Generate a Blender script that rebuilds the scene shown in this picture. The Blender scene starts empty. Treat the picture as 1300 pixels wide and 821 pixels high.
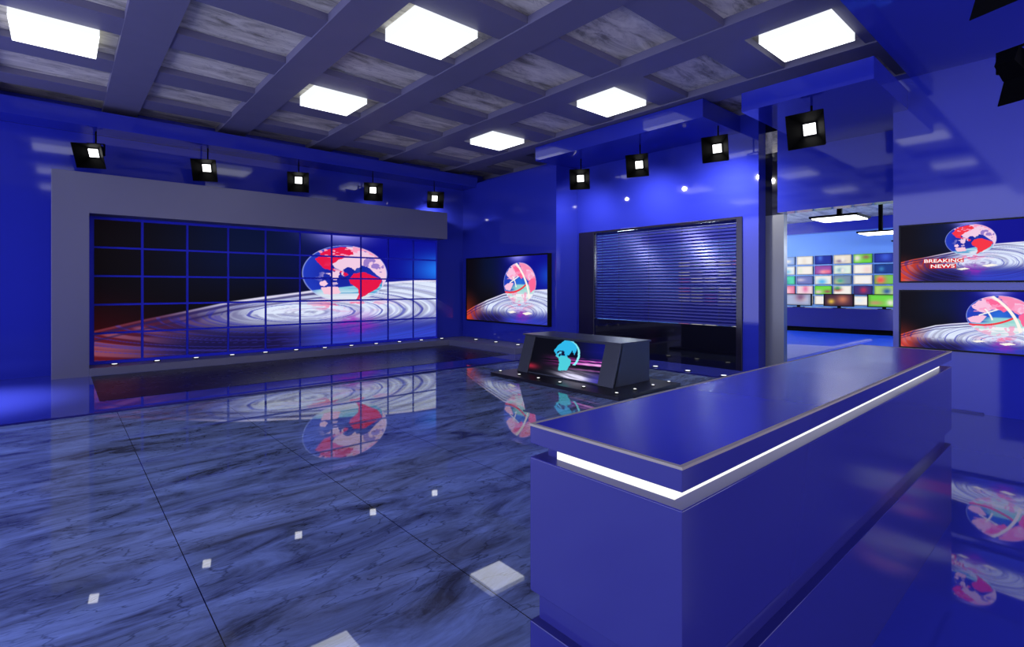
import bpy, bmesh, math, random
import numpy as np
from mathutils import Vector, Matrix
random.seed(7)
SC = bpy.context.scene
COL = SC.collection
# ------------------------------------------------------------------ camera
THETA = math.radians(48.75)
FWD = Vector((math.cos(THETA), math.sin(THETA), 0))
RGT = Vector((math.sin(THETA), -math.cos(THETA), 0))
CAM = Vector((0, 0, 1.5))
cd = bpy.data.cameras.new('camera')
co = bpy.data.objects.new('camera', cd); COL.objects.link(co)
co.location = CAM
co.rotation_euler = (math.pi/2, 0, THETA - math.pi/2)
cd.sensor_width = 36; cd.lens = 655/1300*36
cd.shift_y = -46.5/1300
cd.clip_start = 0.05; cd.clip_end = 100
SC.camera = co
SC.view_settings.view_transform = 'Standard'
SC.view_settings.look = 'None'
SC.view_settings.gamma = 1
SC.view_settings.use_curve_mapping = False
SC.view_settings.exposure = 0.0
w = bpy.data.worlds.new('world'); SC.world = w; w.use_nodes = True
# set left open behind and right; world glow added as fill light, cooler behind
_nt = w.node_tree; _bg = _nt.nodes['Background']
_tc = _nt.nodes.new('ShaderNodeTexCoord'); _sp = _nt.nodes.new('ShaderNodeSeparateXYZ')
_mr = _nt.nodes.new('ShaderNodeMapRange'); _mr.inputs['From Min'].default_value = -.85; _mr.inputs['From Max'].default_value = -.25
_mx = _nt.nodes.new('ShaderNodeMixRGB')
_nt.links.new(_tc.outputs['Generated'], _sp.inputs[0]); _nt.links.new(_sp.outputs['Y'], _mr.inputs['Value'])
_nt.links.new(_mr.outputs['Result'], _mx.inputs['Fac'])
_mx.inputs['Color1'].default_value = (1.5, 1.4, 1.75, 1)
_mx.inputs['Color2'].default_value = (2.15, 2.3, 3.9, 1)
_nt.links.new(_mx.outputs[0], _bg.inputs[0]); _bg.inputs[1].default_value = 1.0
SC.cycles.max_bounces = 8
SC.cycles.diffuse_bounces = 4
SC.cycles.glossy_bounces = 5
SC.cycles.sample_clamp_indirect = 6.0
SC.cycles.use_denoising = True

# ------------------------------------------------------------------ materials
def lin(c):
    return tuple((x/12.92 if x <= .04045 else ((x+.055)/1.055)**2.4) for x in c)
def rgb(r, g, b):
    return lin((r/255, g/255, b/255))
def pbr(name, col, rough=.4, metal=0., spec=.5, coat=0., coat_rough=.05):
    m = bpy.data.materials.new(name); m.use_nodes = True
    b = m.node_tree.nodes['Principled BSDF']
    b.inputs['Base Color'].default_value = (*col, 1)
    b.inputs['Roughness'].default_value = rough
    b.inputs['Metallic'].default_value = metal
    b.inputs['Specular IOR Level'].default_value = spec
    b.inputs['Coat Weight'].default_value = coat
    b.inputs['Coat Roughness'].default_value = coat_rough
    # slight procedural unevenness of the gloss so that no surface is perfectly even
    nt = m.node_tree
    tc = nt.nodes.new('ShaderNodeNewGeometry')
    nz = nt.nodes.new('ShaderNodeTexNoise'); nz.inputs['Scale'].default_value = 2.2
    nz.inputs['Detail'].default_value = 3
    mr = nt.nodes.new('ShaderNodeMapRange')
    mr.inputs['To Min'].default_value = max(rough*.8, .0); mr.inputs['To Max'].default_value = rough*1.2
    nt.links.new(tc.outputs['Position'], nz.inputs['Vector'])
    nt.links.new(nz.outputs['Fac'], mr.inputs['Value'])
    nt.links.new(mr.outputs['Result'], b.inputs['Roughness'])
    return m
def emit(name, col, s, sample=True):
    m = bpy.data.materials.new(name); m.use_nodes = True
    nt = m.node_tree; nt.nodes.clear()
    e = nt.nodes.new('ShaderNodeEmission'); o = nt.nodes.new('ShaderNodeOutputMaterial')
    e.inputs[0].default_value = (*col, 1); e.inputs[1].default_value = s
    nt.links.new(e.outputs[0], o.inputs[0])
    if not sample: m.cycles.emission_sampling = 'NONE'
    return m
def screen_mat(name, s):
    m = bpy.data.materials.new(name); m.use_nodes = True
    nt = m.node_tree; b = nt.nodes['Principled BSDF']
    b.inputs['Base Color'].default_value = (.003, .003, .004, 1)
    b.inputs['Roughness'].default_value = .5; b.inputs['Specular IOR Level'].default_value = .08
    a = nt.nodes.new('ShaderNodeAttribute'); a.attribute_name = 'picture'
    nt.links.new(a.outputs['Color'], b.inputs['Emission Color'])
    b.inputs['Emission Strength'].default_value = s
    m.cycles.emission_sampling = 'NONE'
    return m
def marble(name, dark, mid, light, rough, spec, tile=None, scale=1., stretch=(.45, 1.4, 1), ior=1.5, amount=1.):
    m = bpy.data.materials.new(name); m.use_nodes = True
    nt = m.node_tree; b = nt.nodes['Principled BSDF']; N = nt.nodes.new; L = nt.links.new
    g = N('ShaderNodeNewGeometry')
    mp = N('ShaderNodeMapping'); mp.inputs['Scale'].default_value = tuple(x*scale for x in stretch)
    mp.inputs['Rotation'].default_value = (0, 0, math.radians(-14))
    L(g.outputs['Position'], mp.inputs['Vector'])
    n1 = N('ShaderNodeTexNoise'); n1.inputs['Scale'].default_value = 1.6; n1.inputs['Detail'].default_value = 9
    n1.inputs['Roughness'].default_value = .66; n1.inputs['Distortion'].default_value = .7
    L(mp.outputs['Vector'], n1.inputs['Vector'])
    r = N('ShaderNodeValToRGB')
    e = r.color_ramp.elements
    e[0].position = .34; e[0].color = (*dark, 1)
    e[1].position = .70; e[1].color = (*light, 1)
    k = e.new(.5); k.color = (*mid, 1)
    L(n1.outputs['Fac'], r.inputs['Fac'])
    # thin dark veins
    n2 = N('ShaderNodeTexNoise'); n2.inputs['Scale'].default_value = 2.0; n2.inputs['Detail'].default_value = 5
    L(mp.outputs['Vector'], n2.inputs['Vector'])
    mx = N('ShaderNodeMixRGB'); mx.blend_type = 'ADD'; mx.inputs['Fac'].default_value = .9
    L(mp.outputs['Vector'], mx.inputs['Color1']); L(n2.outputs['Color'], mx.inputs['Color2'])
    v = N('ShaderNodeTexVoronoi'); v.feature = 'DISTANCE_TO_EDGE'; v.inputs['Scale'].default_value = 2.6
    L(mx.outputs['Color'], v.inputs['Vector'])
    vr = N('ShaderNodeMapRange'); vr.inputs['From Min'].default_value = 0.0; vr.inputs['From Max'].default_value = .03
    vr.inputs['To Min'].default_value = .42; vr.inputs['To Max'].default_value = 1.
    L(v.outputs['Distance'], vr.inputs['Value'])
    n3 = N('ShaderNodeTexNoise'); n3.inputs['Scale'].default_value = .9
    L(g.outputs['Position'], n3.inputs['Vector'])
    vm = N('ShaderNodeMapRange'); vm.inputs['From Min'].default_value = .34; vm.inputs['From Max'].default_value = .5
    L(n3.outputs['Fac'], vm.inputs['Value'])
    vx = N('ShaderNodeMix'); vx.data_type = 'FLOAT'
    L(vm.outputs['Result'], vx.inputs[0]); vx.inputs[2].default_value = 1.; L(vr.outputs['Result'], vx.inputs[3])
    mul = N('ShaderNodeMixRGB'); mul.blend_type = 'MULTIPLY'; mul.inputs['Fac'].default_value = amount
    L(r.outputs['Color'], mul.inputs['Color1']); L(vx.outputs[0], mul.inputs['Color2'])
    out = mul.outputs['Color']
    if tile:
        tx, ty, ox, oy, wd = tile
        sp = N('ShaderNodeSeparateXYZ'); L(g.outputs['Position'], sp.inputs[0])
        facs = []
        for ax, t, o_ in ((0, tx, ox), (1, ty, oy)):
            a = N('ShaderNodeMath'); a.operation = 'SUBTRACT'; L(sp.outputs[ax], a.inputs[0]); a.inputs[1].default_value = o_ - t/2
            pm = N('ShaderNodeMath'); pm.operation = 'FLOORED_MODULO'; L(a.outputs[0], pm.inputs[0]); pm.inputs[1].default_value = t
            c = N('ShaderNodeMath'); c.operation = 'SUBTRACT'; L(pm.outputs[0], c.inputs[0]); c.inputs[1].default_value = t/2
            ab = N('ShaderNodeMath'); ab.operation = 'ABSOLUTE'; L(c.outputs[0], ab.inputs[0])
            gt = N('ShaderNodeMath'); gt.operation = 'GREATER_THAN'; L(ab.outputs[0], gt.inputs[0]); gt.inputs[1].default_value = wd
            facs.append(gt)
        mn = N('ShaderNodeMath'); mn.operation = 'MULTIPLY'; L(facs[0].outputs[0], mn.inputs[0]); L(facs[1].outputs[0], mn.inputs[1])
        m2 = N('ShaderNodeMixRGB'); m2.blend_type = 'MIX'
        L(mn.outputs[0], m2.inputs['Fac']); m2.inputs['Color1'].default_value = (.004, .004, .008, 1); L(out, m2.inputs['Color2'])
        out = m2.outputs['Color']
    L(out, b.inputs['Base Color'])
    b.inputs['Roughness'].default_value = rough
    b.inputs['Specular IOR Level'].default_value = spec
    b.inputs['IOR'].default_value = ior
    return m

M = {}
M['blue'] = pbr('glossy_blue_panel', (.022, .032, .38), .06, spec=.5)
M['bluefloor'] = pbr('glossy_blue_floor', (.035, .045, .36), .03, spec=.6)
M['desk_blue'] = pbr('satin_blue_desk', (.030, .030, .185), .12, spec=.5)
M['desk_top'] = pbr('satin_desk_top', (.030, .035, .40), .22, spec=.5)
M['beam'] = pbr('violet_grey_beam', (.155, .148, .225), .5)
M['frame'] = pbr('grey_metal_surround', (.15, .155, .235), .38, metal=.3)
M['dark'] = pbr('charcoal_panel', (.030, .030, .042), .32)
M['darkfloor'] = pbr('black_gloss_inset', (.008, .006, .016), .28, spec=.15)
M['anchor'] = pbr('anthracite_desk', (.055, .06, .07), .35, metal=.2)
M['platform'] = pbr('near_black_platform', (.010, .009, .016), .35, spec=.3)
M['violet_floor'] = pbr('pale_violet_floor', (.26, .26, .62), .4)
M['ledge_blue'] = pbr('satin_blue_ledge', (.02, .02, .22), .3, spec=.2)
M['trim'] = pbr('pale_metal_trim', (.42, .37, .26), .6, metal=.0, spec=.2)
M['black'] = pbr('matte_black_metal', (.0012, .0012, .0014), .6, spec=.06)
M['bezel'] = pbr('black_bezel', (.003, .003, .004), .4, spec=.15)
M['post'] = pbr('grey_door_post', (.17, .175, .18), .35, metal=.2)
M['glass_black'] = pbr('black_glass', (.004, .004, .01), .05, spec=.8)
M['glass_dark'] = pbr('dark_gloss_frame', (.010, .008, .020), .2)
M['slat'] = pbr('dark_blue_slat', (.018, .022, .20), .3, metal=.3)
M['grout'] = pbr('blue_step_edge', (.004, .004, .16), .3)
M['panel_light'] = emit('ceiling_light_panel', (.93, .96, 1.0), 3.0)
M['panel_side'] = emit('ceiling_light_side', (.90, .94, 1.0), 1.1)
M['led'] = emit('lamp_lens', (1, 1, 1), 3.0, sample=False)
M['strip'] = emit('light_strip', (1, 1, 1), 1.1)
M['puck'] = emit('puck_lens', (.95, .97, 1), 1.3, sample=False)
M['hang_light'] = emit('hanging_panel_lens', (1, 1, 1), 6.0)
M['ctrl_wall'] = pbr('pale_blue_wall', (.22, .46, .92), .5)
M['ctrl_floor'] = pbr('control_room_floor', (.01, .08, .75), .3)
M['back_blue'] = pbr('bright_blue_backing', (.02, .03, .75), .5, spec=.2)
M['grey_wall'] = pbr('pale_grey_hall_wall', (.62, .60, .62), .7)
M['screen'] = screen_mat('lit_screen', 1.0)
M['white_text'] = emit('white_lettering', (1, 1, 1), 1.0, sample=False)
M['cyan'] = emit('pale_blue_lit_panel', rgb(110, 160, 240), 1.0, sample=False)
M['floor'] = marble('blue_grey_marble_floor', (.048, .055, .082), (.16, .21, .36), (.28, .39, .70), .02, .5,
                    tile=(1.08, 6.5, .52, 1.2, .0024), scale=1.9, ior=1.6)
M['marble_ceiling'] = marble('grey_stone_ceiling', (.22, .20, .14), (.66, .61, .46), (.95, .90, .70), .45, .4, scale=1.7,
                             stretch=(.45, 1.6, 1), amount=.6)

# ------------------------------------------------------------------ object helpers
def link(o, parent=None):
    COL.objects.link(o)
    if parent: o.parent = parent
    return o
def tag(o, label=None, cat=None, group=None, kind=None):
    if label: o['label'] = label
    if cat: o['category'] = cat
    if group: o['group'] = group
    if kind: o['kind'] = kind
    return o
def empty(name, loc, label, cat, group=None):
    o = bpy.data.objects.new(name, None); link(o); o.location = loc
    o.empty_display_size = .1
    return tag(o, label, cat, group)
class MB:
    def __init__(s): s.bm = bmesh.new()
    def box(s, x0, x1, y0, y1, z0, z1):
        vs = [s.bm.verts.new(p) for p in ((x0,y0,z0),(x1,y0,z0),(x1,y1,z0),(x0,y1,z0),(x0,y0,z1),(x1,y0,z1),(x1,y1,z1),(x0,y1,z1))]
        for f in ((0,3,2,1),(4,5,6,7),(0,1,5,4),(1,2,6,5),(2,3,7,6),(3,0,4,7)):
            s.bm.faces.new([vs[i] for i in f])
        return s
    def hexa(s, pts):
        vs = [s.bm.verts.new(p) for p in pts]
        for f in ((0,3,2,1),(4,5,6,7),(0,1,5,4),(1,2,6,5),(2,3,7,6),(3,0,4,7)):
            s.bm.faces.new([vs[i] for i in f])
        return s
    def prism(s, poly, axis, a0, a1):
        # poly: list of 2D points in the plane across the axis
        def P(p, a):
            return {'z': (p[0], p[1], a), 'y': (p[0], a, p[1]), 'x': (a, p[0], p[1])}[axis]
        lo = [s.bm.verts.new(P(p, a0)) for p in poly]; hi = [s.bm.verts.new(P(p, a1)) for p in poly]
        n = len(poly)
        s.bm.faces.new(lo[::-1]); s.bm.faces.new(hi)
        for i in range(n):
            s.bm.faces.new((lo[i], lo[(i+1) % n], hi[(i+1) % n], hi[i]))
        return s
    def cyl(s, c, r, h, axis='z', n=20, r2=None):
        r2 = r if r2 is None else r2
        lo, hi = [], []
        for i in range(n):
            a = 2*math.pi*i/n
            ca, sa = math.cos(a), math.sin(a)
            for lst, rr, t in ((lo, r, 0), (hi, r2, h)):
                p = {'z': (c[0]+rr*ca, c[1]+rr*sa, c[2]+t), 'y': (c[0]+rr*ca, c[1]+t, c[2]+rr*sa), 'x': (c[0]+t, c[1]+rr*ca, c[2]+rr*sa)}[axis]
                lst.append(s.bm.verts.new(p))
        s.bm.faces.new(lo[::-1]); s.bm.faces.new(hi)
        for i in range(n):
            s.bm.faces.new((lo[i], lo[(i+1) % n], hi[(i+1) % n], hi[i]))
        return s
    def mesh(s, name, mat):
        bmesh.ops.recalc_face_normals(s.bm, faces=s.bm.faces)
        me = bpy.data.meshes.new(name); s.bm.to_mesh(me); s.bm.free()
        me.materials.append(mat)
        return me
    def build(s, name, mat, parent=None, bevel=0., off=None):
        """world-space geometry; the object's origin is put at its base centre (or kept at the parent)"""
        me = s.mesh(name, mat)
        o = bpy.data.objects.new(name, me); link(o, parent)
        if parent is not None:
            pl = parent.matrix_world.translation if parent.parent is None else parent.location
            d = Vector(parent['_base']) if '_base' in parent else Vector(parent.location)
            me.transform(Matrix.Translation(-d))
        else:
            v = np.array([tuple(q.co) for q in me.vertices])
            c = (v.min(0)+v.max(0))/2; c[2] = v[:, 2].min()
            me.transform(Matrix.Translation(-Vector(c))); o.location = c
        if bevel:
            b = o.modifiers.new('bevel', 'BEVEL'); b.width = bevel; b.segments = 2; b.limit_method = 'ANGLE'
        return o
def sub(mb, name, mat, part, base, bevel=0.):
    """sub-part in world coordinates under a part whose own origin is the thing's base"""
    me = mb.mesh(name, mat); me.transform(Matrix.Translation(-Vector(base)))
    o = bpy.data.objects.new(name, me); link(o, part)
    if bevel:
        b = o.modifiers.new('bevel', 'BEVEL'); b.width = bevel; b.segments = 2; b.limit_method = 'ANGLE'
    return o
def struct(name, mb, mat, label, cat, bevel=0.):
    o = mb.build(name, mat, None, bevel)
    return tag(o, label, cat, None, 'structure')

# ------------------------------------------------------------------ painted screens
def sm(a, b, x):
    t = np.clip((x-a)/(b-a), 0, 1); return t*t*(3-2*t)
def vnoise(x, y, seed=0):
    xi = np.floor(x); yi = np.floor(y); fx = x-xi; fy = y-yi
    def h(a, b):
        v = np.sin(a*127.1+b*311.7+seed*74.7)*43758.5453
        return v-np.floor(v)
    fx = fx*fx*(3-2*fx); fy = fy*fy*(3-2*fy)
    return (h(xi, yi)*(1-fx)+h(xi+1, yi)*fx)*(1-fy)+(h(xi, yi+1)*(1-fx)+h(xi+1, yi+1)*fx)*fy
def fbm(x, y, seed=0, n=3):
    r = 0; a = .5
    for i in range(n):
        r = r+a*vnoise(x, y, seed+i); x = x*2.03; y = y*2.03; a *= .5
    return r/(1-.5**n)
def inpoly(x, y, poly):
    r = np.zeros(x.shape, bool); n = len(poly)
    for i in range(n):
        x0, y0 = poly[i]; x1, y1 = poly[(i+1) % n]
        if y0 == y1: continue
        c = ((y0 > y) != (y1 > y)) & (x < (x1-x0)*(y-y0)/(y1-y0)+x0)
        r ^= c
    return r
def mixc(a, b, t):
    return a*(1-t[..., None])+np.array(b)*t[..., None] if np.ndim(b) == 1 else a*(1-t[..., None])+b*t[..., None]
NA = [(-.72,.5),(-.59,.72),(-.36,.85),(-.06,.93),(.1,.85),(.14,.71),(-.14,.5),(-.33,.31),(-.36,.2),(-.14,.1),(.02,-.05),(-.06,-.08),(-.21,.06),(-.36,.11),(-.48,.17),(-.61,.33),(-.69,.41)]
SA = [(.06,-.13),(.17,.03),(.42,.07),(.63,-.06),(.84,-.18),(.78,-.45),(.63,-.66),(.42,-.81),(.3,-.93),(.22,-.91),(.28,-.74),(.26,-.53),(.08,-.36)]
PK = [(-.06,.93),(.26,.98),(.59,.84),(.87,.56),(1.05,.16),(1.0,-.34),(.86,-.5),(.84,-.16),(.67,.06),(.5,.26),(.31,.31),(.3,.05),(.1,.22),(-.02,.21),(-.14,.1),(-.25,.21),(-.33,.31),(-.14,.5),(.1,.71)]
PB = [(-.57,-.48),(-.21,-.42),(-.12,-.65),(-.36,-.76),(-.51,-.73)]
PC = [(-.62,-.28),(-.5,-.24),(-.42,-.34),(-.5,-.42),(-.6,-.40)]
LK = [(.14,-.02),(.22,.2),(.36,.26),(.40,.05)]
def studio_picture(u, v, P):
    """news backdrop: dark left, blue right, swirling disc of rings, globe; u,v arrays in 0..1; returns sRGB-ish 0..1"""
    gu, gv, ra, rb = P['globe']
    c = np.zeros(u.shape+(3,))
    c[:] = (.035, .02, .03)
    c = mixc(c, (.02, .06, .20), sm(.02, .35, u)*sm(.25, .8, v))
    c = mixc(c, (.03, .04, .55), sm(P['blue0'], P['blue0']+.42, u))
    c = mixc(c, (.55, .16, .06) if P['kind'] != 'wall' else (.25, .03, .05), sm(.45, .0, np.hypot((u+.02)*1.6, (v-.10)*.9))*.75)
    gl = np.exp(-(((u-gu+.02)/.10)**2+((v-1.02)/.10)**2))
    c = mixc(c, (.62, .6, .98), gl*.95)
    c = mixc(c, (.13, .5, .98), np.exp(-(((u-1.02)/.12)**2+((v-.70)/.16)**2))*P['glow'])
    # disc of rings
    rim = np.interp(u, P['rim'][0], P['rim'][1])
    d = rim-v
    ins = sm(-.004, .006, d)
    cu, cv, ea = P['ring']
    rr = np.hypot((u-cu), (v-cv)*ea)
    th = np.arctan2((v-cv)*ea, u-cu)
    n = fbm(rr*46, th*.8+rr*2, 3, 3)
    n2 = fbm(rr*95+5, th*.5, 9, 2)
    ln = sm(.58, .66, n2)
    base = np.zeros(c.shape)
    redl, whl, low = P['redl'], P['white'], P['low']
    base[:] = (.16, .13, .36)
    warm = (.36, .08, .12) if P['kind'] == 'wall' else (.85, .25, .12)
    base = mixc(base, warm, sm(redl+.16, .0, u))
    stk = sm(.50, .72, fbm(rr*24, th*2.2, 21, 2))
    base = mixc(base, (.80, .55, .70), stk*sm(whl+.05, .08, u)*.40*sm(.02, .06, d))
    wz = sm(whl-.16, whl+.10, u)*sm(low-.06, low+.12, v)
    wz = np.maximum(wz, sm(.10, .04, d)*sm(.12, whl, u)*.55)
    base = mixc(base, (.88, .92, 1.), wz*(.72+.28*sm(.3, .55, n)))
    lo = sm(low+.12, low-.10, v)
    base = mixc(base, (.09, .07, .27), lo*sm(.0, .25, u)*sm(.56, .40, u))
    base = mixc(base, (.20, .30, .88), lo*sm(.42, .62, u)*(.55+.45*n))
    base = mixc(base, (.22, .20, .66), ln*(.18+.35*(1-wz)))
    pink = np.exp(-(((u-gu-.03)/.075)**2+((v-low*1.1)/.09)**2))
    base = mixc(base, (.60, .14, .70), np.clip(pink, 0, .8)*(.4+.6*sm(.3, .7, fbm(u*30, v*26, 5))))
    pk2 = np.exp(-(((u-gu)/.12)**2+((v-gv+rb*1.08)/.05)**2))*sm(.52, .58, fbm(u*26, v*40, 17))
    base = mixc(base, (.98, .45, .62), pk2*.9)
    band = sm(.018, .026, d)*sm(.046, .036, d)*.7+sm(.062, .07, d)*sm(.085, .075, d)*.6
    base = mixc(base, (.14, .10, .34), band*sm(1., .45, u))
    base = mixc(base, (.92, .88, .96), sm(.012, .0, np.abs(d-.010))*(.12+.8*sm(.1, .4, u)))
    for rk, wk in ((.16, .004), (.26, .003), (.345, .005), (.42, .004)):
        base = mixc(base, (.15, .16, .62), sm(wk*1.8, wk*.6, np.abs(rr-rk+.02*(fbm(th*2, rr*0, 13)-.5)))*.6*sm(.03, .07, d))
    # a few white flecks lying on the disc
    for fu, fv, fw in P['fleck']:
        q = np.abs((u-fu)-(v-fv)*.6)/fw+np.abs(v-fv)/(fw*.42)
        base = mixc(base, (1., .97, .92), sm(1.1, .9, q))
    c = c*(1-ins[..., None])+base*ins[..., None]
    # globe
    gx = (u-gu)/ra; gy = (v-gv)/rb
    R = np.hypot(gx, gy)
    wx = gx+.05*(fbm(gx*5, gy*5, 31)-.5)*2; wy = gy+.05*(fbm(gx*5+9, gy*5, 37)-.5)*2
    inside = sm(1.0, .985, R)
    oc = np.zeros(c.shape); oc[:] = (.08, .14, .62)
    oc = mixc(oc, (.16, .30, .85), sm(.3, 1., R)*.5)
    ringz = ins*sm(-.75, -.25, gx+ .3)
    oc = mixc(oc, (.55, .85, .90), ringz*.9)
    oc = mixc(oc, (.93, .93, .97), ringz*sm(-.45, -.8, gy)*.9)
    st = sm(.5, .6, fbm(u*8, v*90, 41, 2))
    oc = mixc(oc, (.25, .60, .80), ringz*st*.8)
    pinkc = (.95, .80, .90)
    if P['rings']:
        PKc, HP = (.98, .76, .88), (.99, .40, .60)
        oc = mixc(oc, (.16, .42, .85), np.exp(-((gx/.6)**2+((gy-.05)/.5)**2)))
        oc = mixc(oc, (.62, .86, .84), sm(-.02, -.12, gy)*sm(-.6, -.1, gx))
        oc = mixc(oc, (.95, .95, .97), sm(-.30, -.55, gy))
        st = sm(.5, .6, fbm(gx*2, gy*22, 41, 2))
        oc = mixc(oc, (.55, .80, .80), st*sm(0., -.2, gy)*.5)
        for pl, pc in (([(-.82,.50),(-.47,.94),(-.2,1.02),(.13,.27),(-.2,.31),(-.4,.14),(-.54,.22),(-.74,.34)], PKc),
                       ([(-.47,.88),(-.2,.84),(.3,.35),(.13,.20),(-.2,.43)], HP),
                       ([(-.07,1.02),(.44,.95),(.90,.68),(1.02,.39),(.54,.1),(.34,.31)], (.98, .56, .72)),
                       ([(.45,.66),(.80,.52),(.95,.30),(.60,.12),(.42,.34)], PKc),
                       ([(.54,.06),(.94,.35),(1.1,-.18),(.64,-.47)], HP),
                       ([(-.96,-.14),(-.64,.04),(-.34,-.02),(-.57,-.35),(-.87,-.33)], PKc)):
            oc = mixc(oc, pc, inpoly(wx, wy, pl).astype(float))
        sp = sm(.58, .63, fbm(gx*6, gy*6, 61))
        oc = mixc(oc, (.99, .62, .78), sp*(gy > .2)*.8)
        oc = mixc(oc, (.98, .60, .76), sp*(gy < -.45)*.7)
        oc = mixc(oc, (.20, .26, .70), sm(.62, .66, fbm(gx*9, gy*9, 83))*(gx < -.45)*(gy > -.1)*.8)
    else:
        NAc = (.96, .20, .26) if P['kind'] != 'wall' else (.90, .08, .28)
        oc = mixc(oc, pinkc, inpoly(wx, wy, PK).astype(float))
        oc = mixc(oc, NAc, inpoly(wx, wy, NA).astype(float))
        isl = sm(.57, .6, fbm(gx*7, gy*7, 51))*np.exp(-((gx+.25)**2+(gy+.12)**2)/.08)
        oc = mixc(oc, pinkc, np.clip(isl*1.6, 0, 1))
        oc = mixc(oc, (.98, .78, .86), inpoly(wx, wy, PB).astype(float))
        oc = mixc(oc, (.98, .80, .90), inpoly(wx, wy, PC).astype(float))
        oc = mixc(oc, (.08, .20, .65), inpoly(wx, wy, LK).astype(float)*.9)
        oc = mixc(oc, NAc, inpoly(wx, wy, SA).astype(float))
        sp = sm(.60, .63, fbm(gx*6, gy*6, 61))*inpoly(wx, wy, PK)
        oc = mixc(oc, (.45, .35, .75), sp*.7*(gx > .4))
        sp = sm(.56, .6, fbm(gx*5, gy*8, 67))*(gy > .55)
        oc = mixc(oc, (.98, .62, .76), sp)
    fr = .9 if P['kind'] == 'wall' else .95
    oc = mixc(oc, (.75, .78, .98), sm(.955, .99, R)*.75)
    vis = inside*(1-.25*sm(-.6, -1., gy)*ins)
    c = mixc(c, oc, vis)
    if P['rings']:
        for (px0, py0, px1, py1, bow, wd, colr) in P['bands']:
            dx, dy = px1-px0, py1-py0; L_ = math.hypot(dx, dy)
            t = ((gx-px0)*dx+(gy-py0)*dy)/L_**2
            s_ = (-(gx-px0)*dy+(gy-py0)*dx)/L_
            s_ = s_-bow*4*t*(1-t)
            mm = sm(wd, wd*.8, np.abs(s_))*((t > 0) & (t < 1))
            c = mixc(c, colr, mm)
    if P.get('box'):
        for (b0, b1, b2, b3) in P['box']:
            c = mixc(c, (.86, .10, .10), ((u > b0) & (u < b1) & (v > b2) & (v < b3)).astype(float)*.92)
    return np.clip(c, 0, 1)
def desk_picture(u, v, P):
    c = np.zeros(u.shape+(3,)); c[:] = (.012, .015, .05)
    c = mixc(c, (.03, .05, .42), sm(.45, 1.0, u)*sm(.2, .8, v))
    yy = v-.42-.10*(u-.5)
    s = fbm(u*1.2+3, yy*34, 4, 3)
    fan = np.exp(-(yy/.16)**2)
    c = mixc(c, (.85, .25, .75), sm(.34, .60, s)*fan*sm(.05, .7, u)*.95)
    c = mixc(c, (.98, .75, .98), sm(.50, .68, s)*fan*sm(.45, .95, u))
    c = mixc(c, (.75, .15, .25), np.exp(-(((u-.02)/.12)**2+((v-.17)/.08)**2))*.8)
    lo = np.exp(-(((u-.68)/.26)**2+((v-.06)/.15)**2))
    s2 = fbm(u*2.5, v*24+u*6, 8, 2)
    c = mixc(c, (.90, .88, 1.), np.clip(lo*1.25, 0, 1)*(.45+.55*sm(.3, .55, s2)))
    c = mixc(c, (.25, .22, .85), sm(.75, 1., u)*sm(.35, .05, v)*.6)
    gx = (u-.51)/.185; gy = (v-.60)/.40
    R = np.hypot(gx, gy)
    wx = gx+.08*(fbm(gx*5, gy*5, 31)-.5)*2; wy = gy+.08*(fbm(gx*5+9, gy*5, 37)-.5)*2
    land = inpoly(wx, wy, [(-1.,.2),(-.8,.65),(-.3,1.),(.3,1.),(.75,.65),(.6,.1),(.35,.35),(.2,.05),(.05,.0),(.1,-.1),(.4,-.2),(.45,-.6),(.3,-1.0),(-.4,-1.1),(-.45,-.4),(-.55,-.25),(-.8,-.1)])
    c = mixc(c, (.18, .72, .92), (land & (R < 1.35)).astype(float))
    c = mixc(c, (.35, .85, .85), (land & (gy < -.1)).astype(float)*.7)
    hole = inpoly(wx, wy, [(-.85,.1),(-.6,.3),(-.2,.25),(-.15,-.05),(-.5,-.15)])
    c = mixc(c, (.03, .06, .22), hole.astype(float))
    cres = (R < 1.0) & (np.hypot(gx+.10, gy-.04) > .95) & (gx > 0) & (gy > -.6)
    c = mixc(c, (.55, .95, .99), cres.astype(float))
    isl = sm(.62, .66, fbm(gx*6, gy*6, 77))*hole
    c = mixc(c, (.35, .8, .95), isl)
    return np.clip(c, 0, 1)
def screen_mesh(name, o, du, dv, nu, nv, fn, uv=(0, 1, 0, 1)):
    """flat grid; o origin corner, du / dv edge vectors; colours from fn(u, v)"""
    a = np.linspace(0, 1, nu+1); b = np.linspace(0, 1, nv+1)
    A, B = np.meshgrid(a, b)
    pts = np.array(o)[None, None]+A[..., None]*np.array(du)+B[..., None]*np.array(dv)
    me = bpy.data.meshes.new(name)
    verts = pts.reshape(-1, 3)
    idx = np.arange((nu+1)*(nv+1)).reshape(nv+1, nu+1)
    faces = np.stack([idx[:-1, :-1], idx[:-1, 1:], idx[1:, 1:], idx[1:, :-1]], -1).reshape(-1, 4)
    me.from_pydata(verts.tolist(), [], faces.tolist())
    u = uv[0]+A*(uv[1]-uv[0]); v = uv[2]+B*(uv[3]-uv[2])
    c = fn(u, v)
    l = np.where(c <= .04045, c/12.92, ((c+.055)/1.055)**2.4)
    at = me.color_attributes.new('picture', 'FLOAT_COLOR', 'POINT')
    at.data.foreach_set('color', np.concatenate([l, np.ones(l.shape[:2]+(1,))], -1).reshape(-1).astype(np.float32))
    me.materials.append(M['screen'])
    return me
def add_mesh(name, me, parent, base):
    me.transform(Matrix.Translation(-Vector(base)))
    o = bpy.data.objects.new(name, me); link(o, parent); return o

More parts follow.
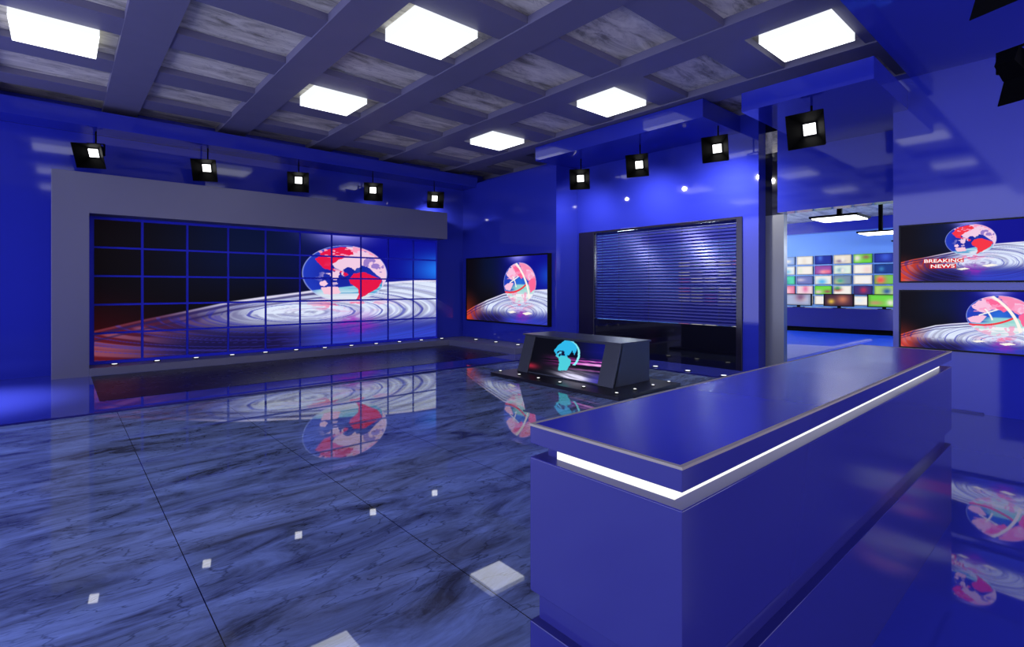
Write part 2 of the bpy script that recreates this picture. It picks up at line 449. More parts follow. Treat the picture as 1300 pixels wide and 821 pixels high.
# ------------------------------------------------------------------ room shell
XB, XT, X3, YL = 9.05, 8.165, 8.35, 11.57      # back wall, screen wall, far screen wall, left wall
ZC, ZM = 4.53, 4.636                            # beams' undersides, stone above them
YR = 1.60                                       # edge of the low flat ceiling
X0, Y0 = -4.5, -3.5
ORD = ['first', 'second', 'third', 'fourth', 'fifth', 'sixth', 'seventh', 'eighth', 'ninth', 'tenth', 'eleventh', 'twelfth', 'thirteenth', 'fourteenth']
struct('floor', MB().prism([(X0, .9), (4.25, .9), (4.25, 1.95), (8.15, 1.95), (8.15, 7.8), (X0, 7.8)], 'z', -.1, 0), M['floor'], 'polished blue-grey marble floor with dark tile joints', 'floor')
struct('floor', MB().prism([(X0, 7.8), (8.15, 7.8), (8.15, 0.9), (X0, 0.9), (X0, Y0), (XB+.35, Y0), (XB+.35, YL+.1), (X0, YL+.1)], 'z', -.1, -.02),
       M['grout'], 'dark blue base under the glossy blue floor border', 'floor')
struct('floor', MB().box(X0, 8.15, 7.8, YL, -.02, .018), M['bluefloor'], 'glossy blue floor border running along the video wall', 'floor')
struct('floor', MB().box(8.15, XB+.3, 0.9, YL, -.02, .018), M['bluefloor'], 'glossy blue floor border in front of the blind window', 'floor')
struct('floor', MB().prism([(X0, Y0), (XB+.3, Y0), (XB+.3, .9), (8.15, .9), (8.15, 1.95), (4.25, 1.95), (4.25, .9), (X0, .9)], 'z', -.02, .0), M['bluefloor'], 'glossy blue floor under the two stacked wall screens', 'floor')
struct('trim', MB().box(X0, 8.145, 7.785, 7.8, -.02, .019), M['grout'], 'dark blue edge of the blue floor border by the video wall', 'floor edge')
struct('trim', MB().box(8.135, 8.15, 0.9, 7.8, -.02, .019), M['grout'], 'dark blue edge of the blue floor border by the blinds', 'floor edge')
struct('floor', MB().box(.39, 7.39, 8.53, 10.94, .018, .022), M['darkfloor'], 'dark glossy floor panel set in front of the video wall', 'floor panel')
struct('wall_left', MB().box(X0, XB+.3, YL, YL+.15, -.1, 4.8), M['blue'], 'glossy blue wall behind the large video wall', 'wall')
# wall that carries the single far screen
struct('wall_far', MB().box(X3, XB, 8.02, YL, 0, 4.265), M['blue'], 'glossy blue wall carrying the single far screen', 'wall')
mb = MB()
mb.box(XB, XB+.28, 3.88, 4.17, -.02, 2.745)           # pier
mb.box(XB, XB+.28, 7.93, YL, -.02, 4.75)
mb.box(XB, XB+.28, 1.6, 3.57, 2.745, 4.75)            # above the opening
mb.box(XB, XB+.28, 3.88, 7.93, 2.745, 4.75)
mb.box(XB, XB+.28, Y0, 1.6, -.02, 4.75)
struct('wall_back', mb, M['blue'], 'glossy blue wall with the blind window and the control room opening', 'wall')
struct('wall_right', MB().box(XT, XB, Y0, 1.78, 0, 4.17), M['blue'], 'glossy blue wall carrying two stacked screens', 'wall')
struct('wall_blocker', MB().box(X0, .7, Y0-.15, Y0, -.1, 4.8), M['blue'], 'added blue panel behind the camera that keeps reflections dark', 'wall')  # unseen panel, added to darken what the left wall reflects
struct('ceiling', MB().box(X0, XB, YR, YL, ZM, ZM+.12), M['marble_ceiling'], 'grey veined stone ceiling seen through the beam grid', 'ceiling')
struct('ceiling', MB().box(X0, XB, Y0, YR, 4.17, ZM+.12), M['blue'], 'low flat glossy blue ceiling above the two stacked screens', 'ceiling')
# beams: long ones run along Y, cross ones along X and sit a little higher
bx = [2.318+1.7604*i for i in range(-4, 5)]
for k, x in enumerate(bx):
    x1 = min(x+.487, XB-.002)
    struct('trim', MB().box(x, x1, YR+.002, YL-.002, ZC, ZM), M['beam'], '%s long violet-grey ceiling beam counted from behind the camera' % ORD[k], 'ceiling beam')
by = [2.903+1.4726*j for j in range(-1, 6)]
for k, y in enumerate(by):
    y1 = y+.512; ya = max(y, YR+.004)
    mb = MB()
    edges = [X0+.002]+[e for x in bx for e in (x, x+.487)]+[XB-.002]
    for a, b in zip(edges[::2], edges[1::2]):
        if b-a > .02: mb.box(a+.001, b-.001, ya, min(y1, YL-.004), ZC+.018, ZM)
    struct('trim', mb, M['beam'], '%s violet-grey cross beam of the ceiling grid counted from the low blue ceiling' % ORD[k], 'ceiling beam')
# boxed blue overhangs that carry the lamps
struct('trim', MB().box(X0, 8.37, 10.94, YL, 4.143, 4.41), M['blue'], 'long boxed blue overhang above the video wall', 'overhang')
struct('trim', MB().box(7.75, XB, 4.20, 8.07, 4.224, 4.52), M['blue'], 'boxed blue overhang above the blind window', 'overhang')
struct('trim', MB().box(6.65, XB, 1.622, 3.07, 3.763, 4.008), M['blue'], 'boxed blue overhang above the control room opening', 'overhang')
struct('trim', MB().box(XB+.281, XB+.42, 3.575, 3.90, -.02, 2.745), M['post'], 'grey metal door post left of the control room opening', 'post')
struct('trim', MB().box(XB+.281, XB+.42, 3.57, 3.90, 2.745, 4.75), M['glass_black'], 'black glossy panel above the grey door post', 'panel')

# ------------------------------------------------------------------ video wall
base = (3.935, 11.5, .15)
vw = empty('video_wall', base, 'huge ten by five video wall showing a red and pink globe', 'video wall')
MB().box(.37, 7.47, 11.50, 11.57, .15, 2.76).build('back_panel', M['back_blue'], vw)
PW = dict(kind='wall', globe=(.651, .645, .146, .262), blue0=.38, glow=.95, rim=([0, .1, .2, .3, .4, .5, .55, .8, .9, 1.], [.22, .287, .345, .406, .446, .48, .498, .573, .591, .60]),
          ring=(.52, .30, 2.1), redl=.14, white=.33, low=.16, rings=False,
          fleck=[])
px, pz = .701, .5
for r in range(5):
    for c in range(10):
        a0, a1 = .43+c*px+.021, .43+(c+1)*px-.021
        b0, b1 = .19+(4-r)*pz+.018, .19+(5-r)*pz-.018
        uv = ((a0-.43)/7.01, (a1-.43)/7.01, (b0-.19)/2.5, (b1-.19)/2.5)
        me = screen_mesh('screen_tile', (a0, 11.484, b0), (a1-a0, 0, 0), (0, 0, b1-b0), 56, 42, lambda u, v: studio_picture(u, v, PW), uv)
        s = add_mesh('screen_tile', me, vw, base)
        # body of the tile behind its lit face
        sub(MB().box(a0, a1, 11.485, 11.50, b0, b1), 'tile_body', M['bezel'], s, base)
base = (3.7, 11.3, 0)
fr = MB().prism([(-.10, .0), (.371, .0), (.371, 2.722), (7.469, 2.722), (7.469, 3.39), (-.10, 3.39)], 'y', 11.03, 11.57).build('video_wall_surround', M['frame'], None, .004)
tag(fr, 'grey metal surround framing the left side and top of the video wall', 'surround')
mb = MB().prism([(.372, 10.985), (7.5, 10.985), (7.5, 8.46), (8.35, 8.46), (8.35, 11.49), (.372, 11.49)], 'z', .018, .15)
lg = tag(mb.build('ledge', M['frame'], None, .004), 'low grey ledge running below the video wall and round the corner', 'ledge')

def puck(name, x, y, z, label, group, r=.055):
    base = (x, y, z)
    t = empty(name, base, label, 'light', group)
    rm = MB().cyl((x, y, z), r, .012, n=20).build('rim', M['black'], t)
    sub(MB().cyl((x, y, z+.011), r*.72, .006, n=16), 'lens', M['puck'], rm, base)
for n in range(13):
    puck('floor_uplight', .104+.613*n, 11.27, .151, '%s small round light from the left on the grey ledge below the video wall' % ORD[n], 'small round lights on the grey ledge')
for n in range(4):
    puck('floor_uplight', 7.97, 10.48-.80*n, .151, '%s small round light past the corner on the grey ledge below the single far screen' % ORD[n], 'small round lights on the grey ledge')
for n in range(4):
    puck('floor_uplight', 8.29, 4.122+.652*n, .019, '%s small round light from the pier on the blue floor below the blinds' % ORD[n], 'small round lights on the blue floor below the blinds', .06)

# ------------------------------------------------------------------ wall screens
BAND2 = [(-.9,-.43,.42,-.06,-.16,.05,(.93,.22,.25)), (-.2,.96,.6,-.75,.16,.055,(1.,.97,.93)), (-.6,.02,-.05,.32,.0,.03,(1.,.97,.95)), (-.42,.34,-.2,-.2,.03,.03,(1.,.97,.95))]
P1 = dict(kind='tv', globe=(.541, .70, .187, .27), blue0=.28, glow=0., rim=([0, .1, .2, .36, .54, .72, 1.], [.35, .40, .43, .49, .56, .615, .64]), ring=(.62, .30, 1.5), redl=.25,
          white=.40, low=.18, rings=False, fleck=[(.49, .205, .05), (.68, .255, .06)], box=[(.185, .495, .318, .392), (.235, .437, .222, .300)])
P2 = dict(kind='tv', globe=(.745, .60, .235, .34), blue0=.30, glow=0., rim=([0, .1, .2, .28, .4, .53, .7, 1.], [.22, .30, .36, .41, .45, .48, .50, .52]), ring=(.78, .18, 1.7), redl=.16,
          white=.18, low=.10, rings=True, bands=BAND2, fleck=[(.60, .17, .05), (.80, .15, .06)])
P3 = dict(P2, kind='tv3', globe=(.69, .60, .19, .31), rim=([0, .1, .28, .5, .75, 1.], [.14, .22, .33, .44, .49, .51]), ring=(.70, .16, 1.7), white=.22, redl=.2, glow=.5,
          fleck=[(.60, .16, .05), (.78, .15, .06)])
def wall_tv(name, xf, xw, ya, yb, z0, z1, P, nu, nv, label, bz=.02):
    """screen facing -X; ya is the left end as seen (larger Y)"""
    base = (xw, (ya+yb)/2, z0)
    t = empty(name, base, label, 'screen')
    MB().box(xf+.012, xw, yb, ya, z0, z1).build('housing', M['bezel'], t, .003)
    mb = MB()
    mb.box(xf, xf+.013, yb, ya, z0, z0+bz); mb.box(xf, xf+.013, yb, ya, z1-bz, z1)
    mb.box(xf, xf+.013, yb, yb+bz, z0+bz, z1-bz); mb.box(xf, xf+.013, ya-bz, ya, z0+bz, z1-bz)
    mb.build('bezel', M['bezel'], t)
    me = screen_mesh('display', (xf+.009, ya-bz, z0+bz), (0, -(ya-yb-2*bz), 0), (0, 0, z1-z0-2*bz), nu, nv, lambda u, v: studio_picture(u, v, P))
    return t, add_mesh('display', me, t, base)
tv1, tv1d = wall_tv('wall_screen', 8.10, XT, 1.705, .43, 1.553, 2.285, P1, 300, 170, 'upper wall screen with a red globe and breaking news lettering')
wall_tv('wall_screen', 8.10, XT, 1.705, .43, .722, 1.462, P2, 300, 170, 'lower wall screen showing a pink globe wrapped in white bands')
wall_tv('wall_screen', 8.24, X3, 11.28, 8.16, .60, 2.262, P3, 260, 150, 'single screen on the far blue wall with a banded pink globe', .035)
wall_tv('wall_screen', 8.10, XT, .33, -.94, 1.553, 2.285, P2, 120, 70, 'upper wall screen beyond the right frame')
wall_tv('wall_screen', 8.10, XT, .33, -.94, .722, 1.462, P1, 120, 70, 'lower wall screen beyond the right frame')
def text_mesh(txt, name, height, width, mat):
    cu = bpy.data.curves.new(name, 'FONT'); cu.body = txt; cu.size = 1; cu.extrude = .002; cu.offset = .012
    cu.align_x = 'CENTER'
    o = bpy.data.objects.new(name, cu); COL.objects.link(o)
    dg = bpy.context.evaluated_depsgraph_get(); dg.update()
    me = bpy.data.meshes.new_from_object(o.evaluated_get(dg)); bpy.data.objects.remove(o)
    v = np.array([tuple(q.co) for q in me.vertices]); mn, mx = v.min(0), v.max(0)
    me.transform(Matrix.Translation((-(mn[0]+mx[0])/2, -mn[1], 0)))
    me.transform(Matrix.Diagonal((width/(mx[0]-mn[0]), height/(mx[1]-mn[1]), .5, 1)))
    me.materials.clear(); me.materials.append(mat)
    return me
def wall_text(txt, name, yc, z, h, wd, x, parent, base):
    me = text_mesh(txt, name, h, wd, M['white_text'])
    # local x -> -Y, local y -> Z, local z -> -X
    me.transform(Matrix(((0, 0, -1, x), (-1, 0, 0, yc), (0, 1, 0, z), (0, 0, 0, 1))))
    add_mesh(name, me, parent, base)
H1 = 2.285-1.553-.04
for txt, u0, u1, v0, v1 in (('BREAKING', .193, .487, .326, .386), ('NEWS', .245, .428, .231, .292)):
    wall_text(txt, 'lettering', 1.685-(u0+u1)/2*1.235, 1.573+v0*H1, (v1-v0)*H1, (u1-u0)*1.235, 8.105, tv1d, (XT, (1.705+.43)/2, 1.553))

# ------------------------------------------------------------------ blind window
base = (XB+.05, 6.05, 0)
bw = empty('blind_window', base, 'wide window with closed dark venetian blinds beside the pier', 'window')
mb = MB()
mb.box(XB-.03, XB+.10, 4.155, 4.26, .018, 2.74); mb.box(XB-.03, XB+.10, 7.50, 7.945, .018, 2.74)
mb.box(XB-.03, XB+.10, 4.26, 7.50, 2.70, 2.74)
mb.build('frame', M['glass_dark'], bw, .004)
MB().box(XB-.02, XB+.10, 4.26, 7.50, .018, .79).build('lower_panel', M['glass_black'], bw, .003)
mb = MB()
nz = 31
for i in range(nz):
    z = .83+i*(1.84/(nz-1)); a = math.radians(62); hw = .031
    dx, dz = hw*math.cos(a), hw*math.sin(a)
    x = XB+.03; t = .0015
    mb.hexa([(x-dx, 4.27, z-dz-t), (x+dx, 4.27, z+dz-t), (x+dx, 7.49, z+dz-t), (x-dx, 7.49, z-dz-t), (x-dx, 4.27, z-dz+t), (x+dx, 4.27, z+dz+t), (x+dx, 7.49, z+dz+t), (x-dx, 7.49, z-dz+t)])
mb.build('slats', M['slat'], bw)
mb = MB()
for y in (4.6, 5.35, 6.1, 6.85, 7.3): mb.box(XB+.026, XB+.032, y, y+.006, .79, 2.70)
mb.build('cords', M['dark'], bw)

# ------------------------------------------------------------------ big foreground desk
x0, x1, y0, y1 = 1.068, 4.30, .629, 1.135
base = ((x0+x1)/2, (y0+y1)/2, 0)
dk = empty('presenter_desk', base, 'long glossy blue counter in the foreground with a white light strip', 'desk')
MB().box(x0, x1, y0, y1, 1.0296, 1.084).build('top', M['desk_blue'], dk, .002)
mb = MB()
tw = .011
mb.box(x0-.001, x1+.001, y0-.001, y0+tw, 1.0815, 1.0885); mb.box(x0-.001, x1+.001, y1-tw, y1+.001, 1.0815, 1.0885)
mb.box(x0-.001, x0+tw, y0+tw, y1-tw, 1.0815, 1.0885); mb.box(x1-tw, x1+.001, y0+tw, y1-tw, 1.0815, 1.0885)
mb.build('edge_trim', M['trim'], dk)
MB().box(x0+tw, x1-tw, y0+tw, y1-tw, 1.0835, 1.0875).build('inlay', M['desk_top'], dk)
mb = MB()
e = .042
ey = .045
mb.box(x0+e, x1-.1, y0+ey, y0+ey+.006, .9886, 1.0296)
mb.box(x0+e, x0+e+.006, y0+ey+.006, y1-.072, .9886, 1.0296)
mb.build('light_strip', M['strip'], dk)
MB().box(x0+e+.006, x1-.1, y0+ey+.006, y1-.03, .9886, 1.0296).build('core', M['desk_blue'], dk)
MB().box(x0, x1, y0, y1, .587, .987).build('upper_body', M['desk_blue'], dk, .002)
MB().box(x0+.002, x1-.002, y0+.002, y1-.002, .986, .9886).build('ledge_cap', M['ledge_blue'], dk)
MB().box(x0+.03, x1-.03, y0+.03, y1-.01, .495, .587).build('groove', M['desk_blue'], dk)
MB().box(x0, x1, y0, y1, .0, .495).build('lower_body', M['desk_blue'], dk, .002)

# ------------------------------------------------------------------ low anchor desk on its platform
base = (6.3, 5.5, 0)
pf = tag(MB().box(5.51, 7.04, 4.17, 6.84, 0, .052).build('desk_platform', M['platform'], None, .004), 'low dark platform under the anthracite desk in mid room', 'platform')
for n, (x, y) in enumerate(((5.675, 6.77), (5.675, 6.29), (5.675, 5.84), (5.675, 5.375), (5.675, 4.905), (5.675, 4.32))):
    puck('floor_uplight', x, y, .053, '%s small round light from the left along the front of the dark platform' % ORD[n], 'small round lights on the dark platform', .03)
for n, x in enumerate((6.083, 6.53, 6.95)):
    puck('floor_uplight', x, 4.315, .053, '%s small round light from the corner along the right side of the dark platform' % ORD[n], 'small round lights on the dark platform', .03)
base = (6.38, 5.55, .053)
ad = empty('anchor_desk', base, 'small anthracite news desk with a cyan globe screen in front', 'desk')
zb, zt = .053, .658
def fx(z): return 5.93+(z-zb)/(zt-zb)*.20
def bk(z): return 6.85
def slab(mb, ya, yb_, za, zb_, da=0., thick=None):
    """front-leaning block between two heights; da: set back from the front plane"""
    xa0, xb0 = fx(za)+da, fx(zb_)+da
    xa1 = (xa0+thick) if thick else bk(za); xb1 = (xb0+thick) if thick else bk(zb_)
    mb.hexa([(xa0, ya, za), (xa1, ya, za), (xa1, yb_, za), (xa0, yb_, za), (xb0, ya, zb_), (xb1, ya, zb_), (xb1, yb_, zb_), (xb0, yb_, zb_)])
mb = MB(); slab(mb, 4.59, 6.63, zb, zt, .03); mb.build('body', M['anchor'], ad, .003)
mb = MB(); slab(mb, 4.59, 4.87, zb, zt, .0, .06); mb.build('front_pillar', M['anchor'], ad, .003)
mb = MB(); slab(mb, 6.38, 6.63, zb, zt, .0, .06); mb.build('front_pillar', M['anchor'], ad, .003)
MB().box(6.11, 6.87, 4.57, 6.68, .658, .682).build('top', M['anchor'], ad, .004)
sz0, sz1 = .075, .635
me = screen_mesh('display', (fx(sz0)+.022, 6.38, sz0), (0, -1.51, 0), (fx(sz1)-fx(sz0), 0, sz1-sz0), 150, 70, lambda u, v: desk_picture(u, v, None))
add_mesh('display', me, ad, base)

# ------------------------------------------------------------------ ceiling light boxes
def light_box(i, j, label):
    xs = 1.045+1.7604*i+.549+(.13 if i == -1 else -.06 if i == 3 else 0); ye = 2.903+1.4726*j-.552
    base = (xs, ye, 4.469)
    t = empty('ceiling_light', base, label, 'ceiling light', 'square ceiling light boxes')
    MB().box(xs-.395, xs+.395, ye-.40, ye+.40, 4.472, 4.62).build('casing', M['panel_side'], t)
    MB().box(xs-.394, xs+.394, ye-.399, ye+.399, 4.469, 4.473).build('diffuser', M['panel_light'], t)
    MB().box(xs-.36, xs+.36, ye-.36, ye+.36, 4.62, ZM).build('mounting_plate', M['black'], t)
for i, j, lb in ((-1, 4, 'white light box at the far left of the ceiling, cut by the left frame'),
                 (1, 2, 'largest white ceiling light box near the top centre of the photo'),
                 (1, 4, 'white ceiling light box between the largest one and the video wall overhang'),
                 (3, 0, 'white ceiling light box nearest the low blue ceiling at right'),
                 (3, 2, 'white ceiling light box just in front of the blind window overhang'),
                 (3, 4, 'farthest white ceiling light box near the far screen wall'),
                 (1, 0, 'white ceiling light box nearest overhead, just above the frame'),
                 (-1, 2, 'white ceiling light box above left of the camera, beyond the frame'),
                 (-1, 0, 'white ceiling light box behind the camera')):
    light_box(i, j, lb)

# ------------------------------------------------------------------ barn door spot lamps
def flap_mesh(k):
    """one barn door: k=0 top,1 right,2 bottom,3 left; forward is -Y"""
    a, b, L_, t = .088, .205, .19, .005
    pts = [(-a, 0, a), (a, 0, a), (b, -L_, b), (-b, -L_, b)]
    mb = MB()
    lo = pts; hi = [(x*1.0, y, z+t) for x, y, z in pts]
    mb.hexa(lo+hi)
    me = mb.mesh('barn_door', M['black'])
    me.transform(Matrix.Rotation(math.pi/2*k, 4, 'Y'))
    return me
FL = [flap_mesh(k) for k in range(4)]
mb = MB(); mb.hexa([(-.10,.0,-.10),(.10,.0,-.10),(.075,.20,-.075),(-.075,.20,-.075),(-.10,.0,.10),(.10,.0,.10),(.075,.20,.075),(-.075,.20,.075)])
HOUS = mb.mesh('housing', M['black'])
LENS = MB().box(-.068, .068, -.008, .0, -.068, .068).mesh('lens', M['led'])
mb = MB(); mb.box(-.125, -.113, .06, .10, -.02, .17); mb.box(.113, .125, .06, .10, -.02, .17); mb.box(-.125, .125, .06, .10, .17, .182)
mb.cyl((-.125, .08, 0), .02, .03, 'x', 12); mb.cyl((.095, .08, 0), .02, .03, 'x', 12)
YOKE = mb.mesh('yoke', M['black'])
lamp_id = 0
def lamp(p, ztop, ro, uo, label, power, group, side=0.):
    global lamp_id
    p = Vector(p)
    d = (CAM-p).normalized()
    d = Vector(ro).normalized() if uo is None else (d+RGT*ro+Vector((0, 0, uo))).normalized()          # where the lamp points
    y = -d; x = y.cross(Vector((0, 0, 1))).normalized(); z = x.cross(y)
    R = Matrix((x, y, z)).transposed()
    yw = Matrix((x, Vector((-x.y, x.x, 0)) if False else Vector((0,0,1)).cross(x), Vector((0, 0, 1)))).transposed()
    base = Vector((p.x, p.y, ztop)) + Vector((y.x, y.y, 0))*.08 + RGT*side
    t = empty('spot_lamp', base, label, 'spot lamp', group)
    def add(name, me, rot):
        o = bpy.data.objects.new(name, me); link(o, t)
        o.matrix_local = Matrix.Translation(p-base) @ rot.to_4x4(); return o
    h_ = add('housing', HOUS, R)
    ln = bpy.data.objects.new('lens', LENS); link(ln, h_)
    for k in range(4): add('barn_door', FL[k], R)
    add('yoke', YOKE, yw)
    zt_ = p.z+.18
    if ztop-zt_ > .02:
        me = MB().cyl((0, 0, 0), .013, zt_-ztop, 'z', 10).mesh('rod', M['black'])
        o = bpy.data.objects.new('rod', me); link(o, t)
    if power:
        ld = bpy.data.lights.new('lamp_beam', 'SPOT'); ld.energy = power; ld.spot_size = math.radians(165); ld.spot_blend = 1.
        ld.shadow_soft_size = .035; ld.color = (1, .97, .93)
        lo = bpy.data.objects.new('lamp_beam', ld); COL.objects.link(lo)
        lo.location = p+d*.08+Vector((0, 0, -.24))
        tgt = Vector((-d.x*.9, -d.y*.9, -1)).normalized()
        lo.rotation_euler = tgt.to_track_quat('-Z', 'Y').to_euler()
    return t
G1, G2 = 'spot lamps hanging above the video wall', 'spot lamps hanging above the blind window'
PWR = 8
for n, x in enumerate((.434, 2.104, 3.807, 5.504, 7.197)):
    lamp((x, 11.2, 3.757), 4.143, (-.40, -.24, -.04, .05, .13)[n], -.22, '%s black barn door lamp from the left above the video wall' % ORD[n], (0, 0, 0, 12, 70)[n], G1)
lamp((8.3, 7.262, 3.795), 4.224, -.10, -.10, 'leftmost black barn door lamp above the blind window', 70, G2)
lamp((8.3, 5.79, 3.825), 4.224, -.22, -.10, 'middle black barn door lamp above the blind window', 115, G2)
lamp((8.3, 4.24, 3.821), 4.224, -.22, -.05, 'rightmost black barn door lamp above the blind window, lit inside', 190, G2)
lamp((7.0, 2.378, 3.455), 3.763, -.35, -.08, 'black barn door lamp under the overhang by the control room', 0, None)
lamp((6.62, .49, 3.50), 4.17, (.8, -.35, -.45), None, 'black barn door lamp cut by the right edge of the photo', 0, None, .12)
lamp((5.3, .50, 3.88), 4.17, (.7, -.3, -.6), None, 'black barn door lamp cut by the top right of the photo', 0, None)

# ------------------------------------------------------------------ control room behind the opening
CX0, CX1 = XB+.45, 20.6
struct('floor', MB().box(XB+.3, CX1, -1, 14, -.1, .0), M['ctrl_floor'], 'bright blue control room floor', 'floor')
struct('trim', MB().box(10.0, 17.0, 4.18, 4.32, .0, .04), M['violet_floor'], 'pale violet raised strip on the control room floor', 'floor strip')
struct('floor', MB().prism([(XB+.31, 4.33), (14.6, 4.33), (13.9, 7.0), (13.9, 13.9), (XB+.31, 13.9)], 'z', .0, .006), M['violet_floor'], 'pale violet floor area of the control room', 'floor')
struct('wall_control_far', MB().box(CX1, CX1+.15, -1, 14, -.1, 4.4), M['ctrl_wall'], 'pale blue control room wall behind the many small screens', 'wall')
struct('wall_control_left', MB().box(XB+.3, CX1, 14, 14.15, -.1, 4.4), M['ctrl_wall'], 'pale blue side wall of the control room', 'wall')
struct('wall_control_right', MB().box(XB+.3, CX1, -1.15, -1, -.1, 4.4), M['ctrl_wall'], 'pale blue side wall on the right of the control room', 'wall')
struct('ceiling', MB().box(XB+.28, CX1, -1, 14, 3.83, 4.2), M['marble_ceiling'], 'grey stone ceiling of the control room', 'ceiling')
struct('trim', MB().box(20.25, CX1, -1, 14, 3.42, 3.83), M['blue'], 'blue band along the top of the control room wall', 'band')
HLS = (('nearest', 11.7, 3.43), ('middle', 15.6, 3.66), ('farthest', 19.2, 3.72))
for nm, x, y in HLS:
    z = 2.84; base = (x, y, 3.83)
    t = empty('hanging_light', base, '%s flat white light panel hanging in the control room' % nm, 'hanging light', 'hanging panels in the control room')
    MB().box(x-.42, x+.42, y-.42, y+.42, z+.02, z+.06).build('housing', M['black'], t)
    MB().box(x-.38, x+.38, y-.38, y+.38, z+.005, z+.02).build('diffuser', M['hang_light'], t)
    MB().box(x-.04, x+.04, y-.04, y+.04, z+.06, 3.83).build('stem', M['black'], t)
def blot(cols, seed):
    def f(u, v):
        c = np.zeros(u.shape+(3,)); c[:] = np.array(cols[0])/255
        rs = random.Random(seed)
        for k in cols[1:]:
            a, b = rs.uniform(.2, .8), rs.uniform(.2, .75); q = rs.uniform(.12, .3); h_ = rs.uniform(.15, .45)
            c = mixc(c, tuple(z/255 for z in k), np.exp(-(((u-a)/q)**2+((v-b)/h_)**2)))
        e = sm(0, .12, u)*sm(1, .88, u)*sm(0, .15, v)*sm(1, .85, v)
        return c*(.8+.2*e)[..., None]
    return f
W_, BL, GR, PKk = (245, 240, 235), (35, 50, 160), (110, 215, 70), (235, 130, 170)
TAB = [[((150,180,240),W_), (W_,(235,225,215)), (BL,(70,110,220)), ((235,225,210),(120,100,140),W_), (GR,(150,100,90),(235,225,220)), (BL,(60,90,210))],
       [((235,240,245),(120,190,230)), (W_,(230,235,220)), ((150,80,170),(250,170,180),(240,120,150)), ((225,240,230),(110,160,190),W_), (W_,(240,215,210)), ((30,60,140),(60,130,190))],
       [((90,215,180),(50,130,170)), ((110,120,190),(200,190,220)), (W_,(90,180,240)), ((120,140,170),(230,220,140),(70,160,150)), (W_,(240,240,250)), ((120,200,90),(240,230,150),(235,80,80))],
       [(PKk,(250,200,210)), ((240,215,225),(230,120,170)), (GR,(150,90,90),(230,200,200)), (W_,(210,50,60),(60,150,90)), ((60,50,120),(180,50,90)), ((170,215,110),(240,240,200),(50,90,150))]]
RN = ['top', 'second', 'third', 'bottom']
TAB.append([(W_, (225,235,245)) for _ in range(6)]); RN.append('lowest')
for r in range(5):
    for c in range(-3, 13):
        ylo = 4.423+.607*c
        if 0 <= c < 6: cols = TAB[r][5-c]
        else: cols = random.Random(r*31+c+50).choice([x for q in TAB for x in q])
        za = 2.645-.36*(r+1)
        base = (20.58, ylo+.3, za)
        where = '%s small screen from the right' % ORD[c] if c >= 0 else '%s small screen hidden past the right one' % ORD[-c-1]
        t = empty('monitor', base, '%s, %s row, control room wall' % (where, RN[r]), 'screen', 'small screens on the control room wall')
        MB().box(20.56, 20.603, ylo+.03, ylo+.577, za+.025, za+.335).build('bezel', M['bezel'], t)
        me = screen_mesh('display', (20.556, ylo+.574, za+.028), (0, -.541, 0), (0, 0, .304), 20, 12, blot(cols, r*40+c+5))
        add_mesh('display', me, t, base)
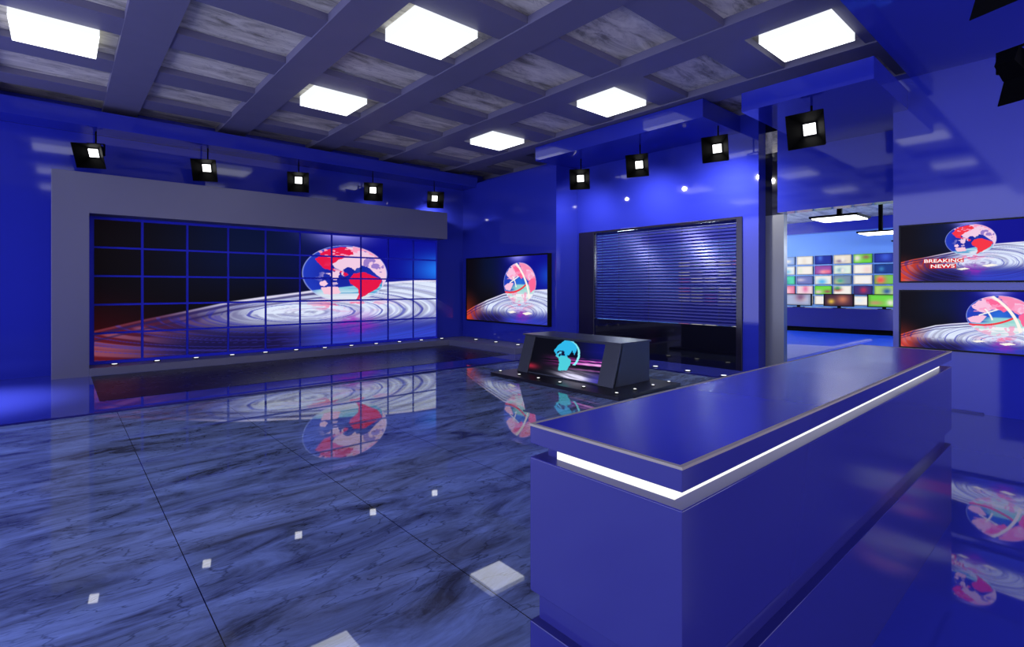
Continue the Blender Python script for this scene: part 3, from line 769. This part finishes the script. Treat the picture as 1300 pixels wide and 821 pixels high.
# operators' desk: dark blue curved counter with a black kick, and monitors on it
def arc(x_mid, ym, half, bow, n=24):
    return [(x_mid+bow*((i/n*2-1)**2), ym+half*(i/n*2-1)) for i in range(n+1)]
front = arc(18.9, 7.5, 6.0, .8); back = [(x+.65, y) for x, y in front]
tag(MB().prism(front+back[::-1], 'z', .16, .80).build('control_counter', M['desk_blue'], None), 'long dark blue operators counter in the control room', 'counter')
f2 = [(x+.05, y) for x, y in front]; b2 = [(x+.55, y) for x, y in front]
tag(MB().prism(f2+b2[::-1], 'z', .0, .16).build('counter_plinth', M['black'], None), 'black plinth under the operators counter', 'plinth')
MON = [((GR,(190,150,110),(235,230,220)), 4.44, 'green picture'), (((70,40,60),(230,190,70),(200,120,90)), 5.64, 'orange and yellow picture'), (((170,180,215),W_,(130,90,130)), 6.85, 'pale grey picture'), ((W_,(140,170,220)), 8.05, 'white picture')]
for n, (cols, yc, ds) in enumerate(MON):
    x = 19.05+.8*((yc-7.5)/6)**2
    base = (x+.3, yc, .80)
    t = empty('desk_monitor', base, 'monitor with a %s on the operators counter' % ds, 'monitor', 'monitors on the operators counter')
    MB().box(x, x+.05, yc-.44, yc+.44, .86, 1.27).build('bezel', M['bezel'], t, .004)
    me = screen_mesh('display', (x-.003, yc+.40, .885), (0, -.80, 0), (0, 0, .36), 20, 12, blot(cols, 200+n))
    add_mesh('display', me, t, base)
    MB().box(x+.05, x+.09, yc-.05, yc+.05, .81, 1.1).box(x-.02, x+.2, yc-.16, yc+.16, .80, .815).build('stand', M['bezel'], t)

def area(name, loc, rot, sx, sy, e, col=(1, 1, 1)):
    l = bpy.data.lights.new(name, 'AREA'); l.energy = e; l.shape = 'RECTANGLE'; l.size = sx; l.size_y = sy; l.color = col
    o = bpy.data.objects.new(name, l); COL.objects.link(o); o.location = loc; o.rotation_euler = rot
    return o
for n, (x, y) in enumerate(((13.0, 9.5), (17.0, 9.0), (16.5, 1.0))):
    l = bpy.data.lights.new('control_room_fill', 'POINT'); l.energy = 260; l.shadow_soft_size = .3; l.color = (.8, .9, 1)  # added fill points without fixtures, to brighten the control room
    o = bpy.data.objects.new('control_room_fill', l); COL.objects.link(o); o.location = (x, y, 2.6)
def pool(name, loc, tgt, size, e, col=(1, 1, 1)):
    l = bpy.data.lights.new(name, 'SPOT'); l.energy = e; l.spot_size = math.radians(size); l.spot_blend = 1.; l.shadow_soft_size = .25; l.color = col
    o = bpy.data.objects.new(name, l); COL.objects.link(o); o.location = loc
    o.rotation_euler = (Vector(tgt)-Vector(loc)).to_track_quat('-Z', 'Y').to_euler()
pool('floor_strip_fill', (-1.3, 9.3, 4.0), (-1.2, 9.4, 0), 46, 2200, (.9, .95, 1))  # unseen spot added to whiten the far left of the blue floor border
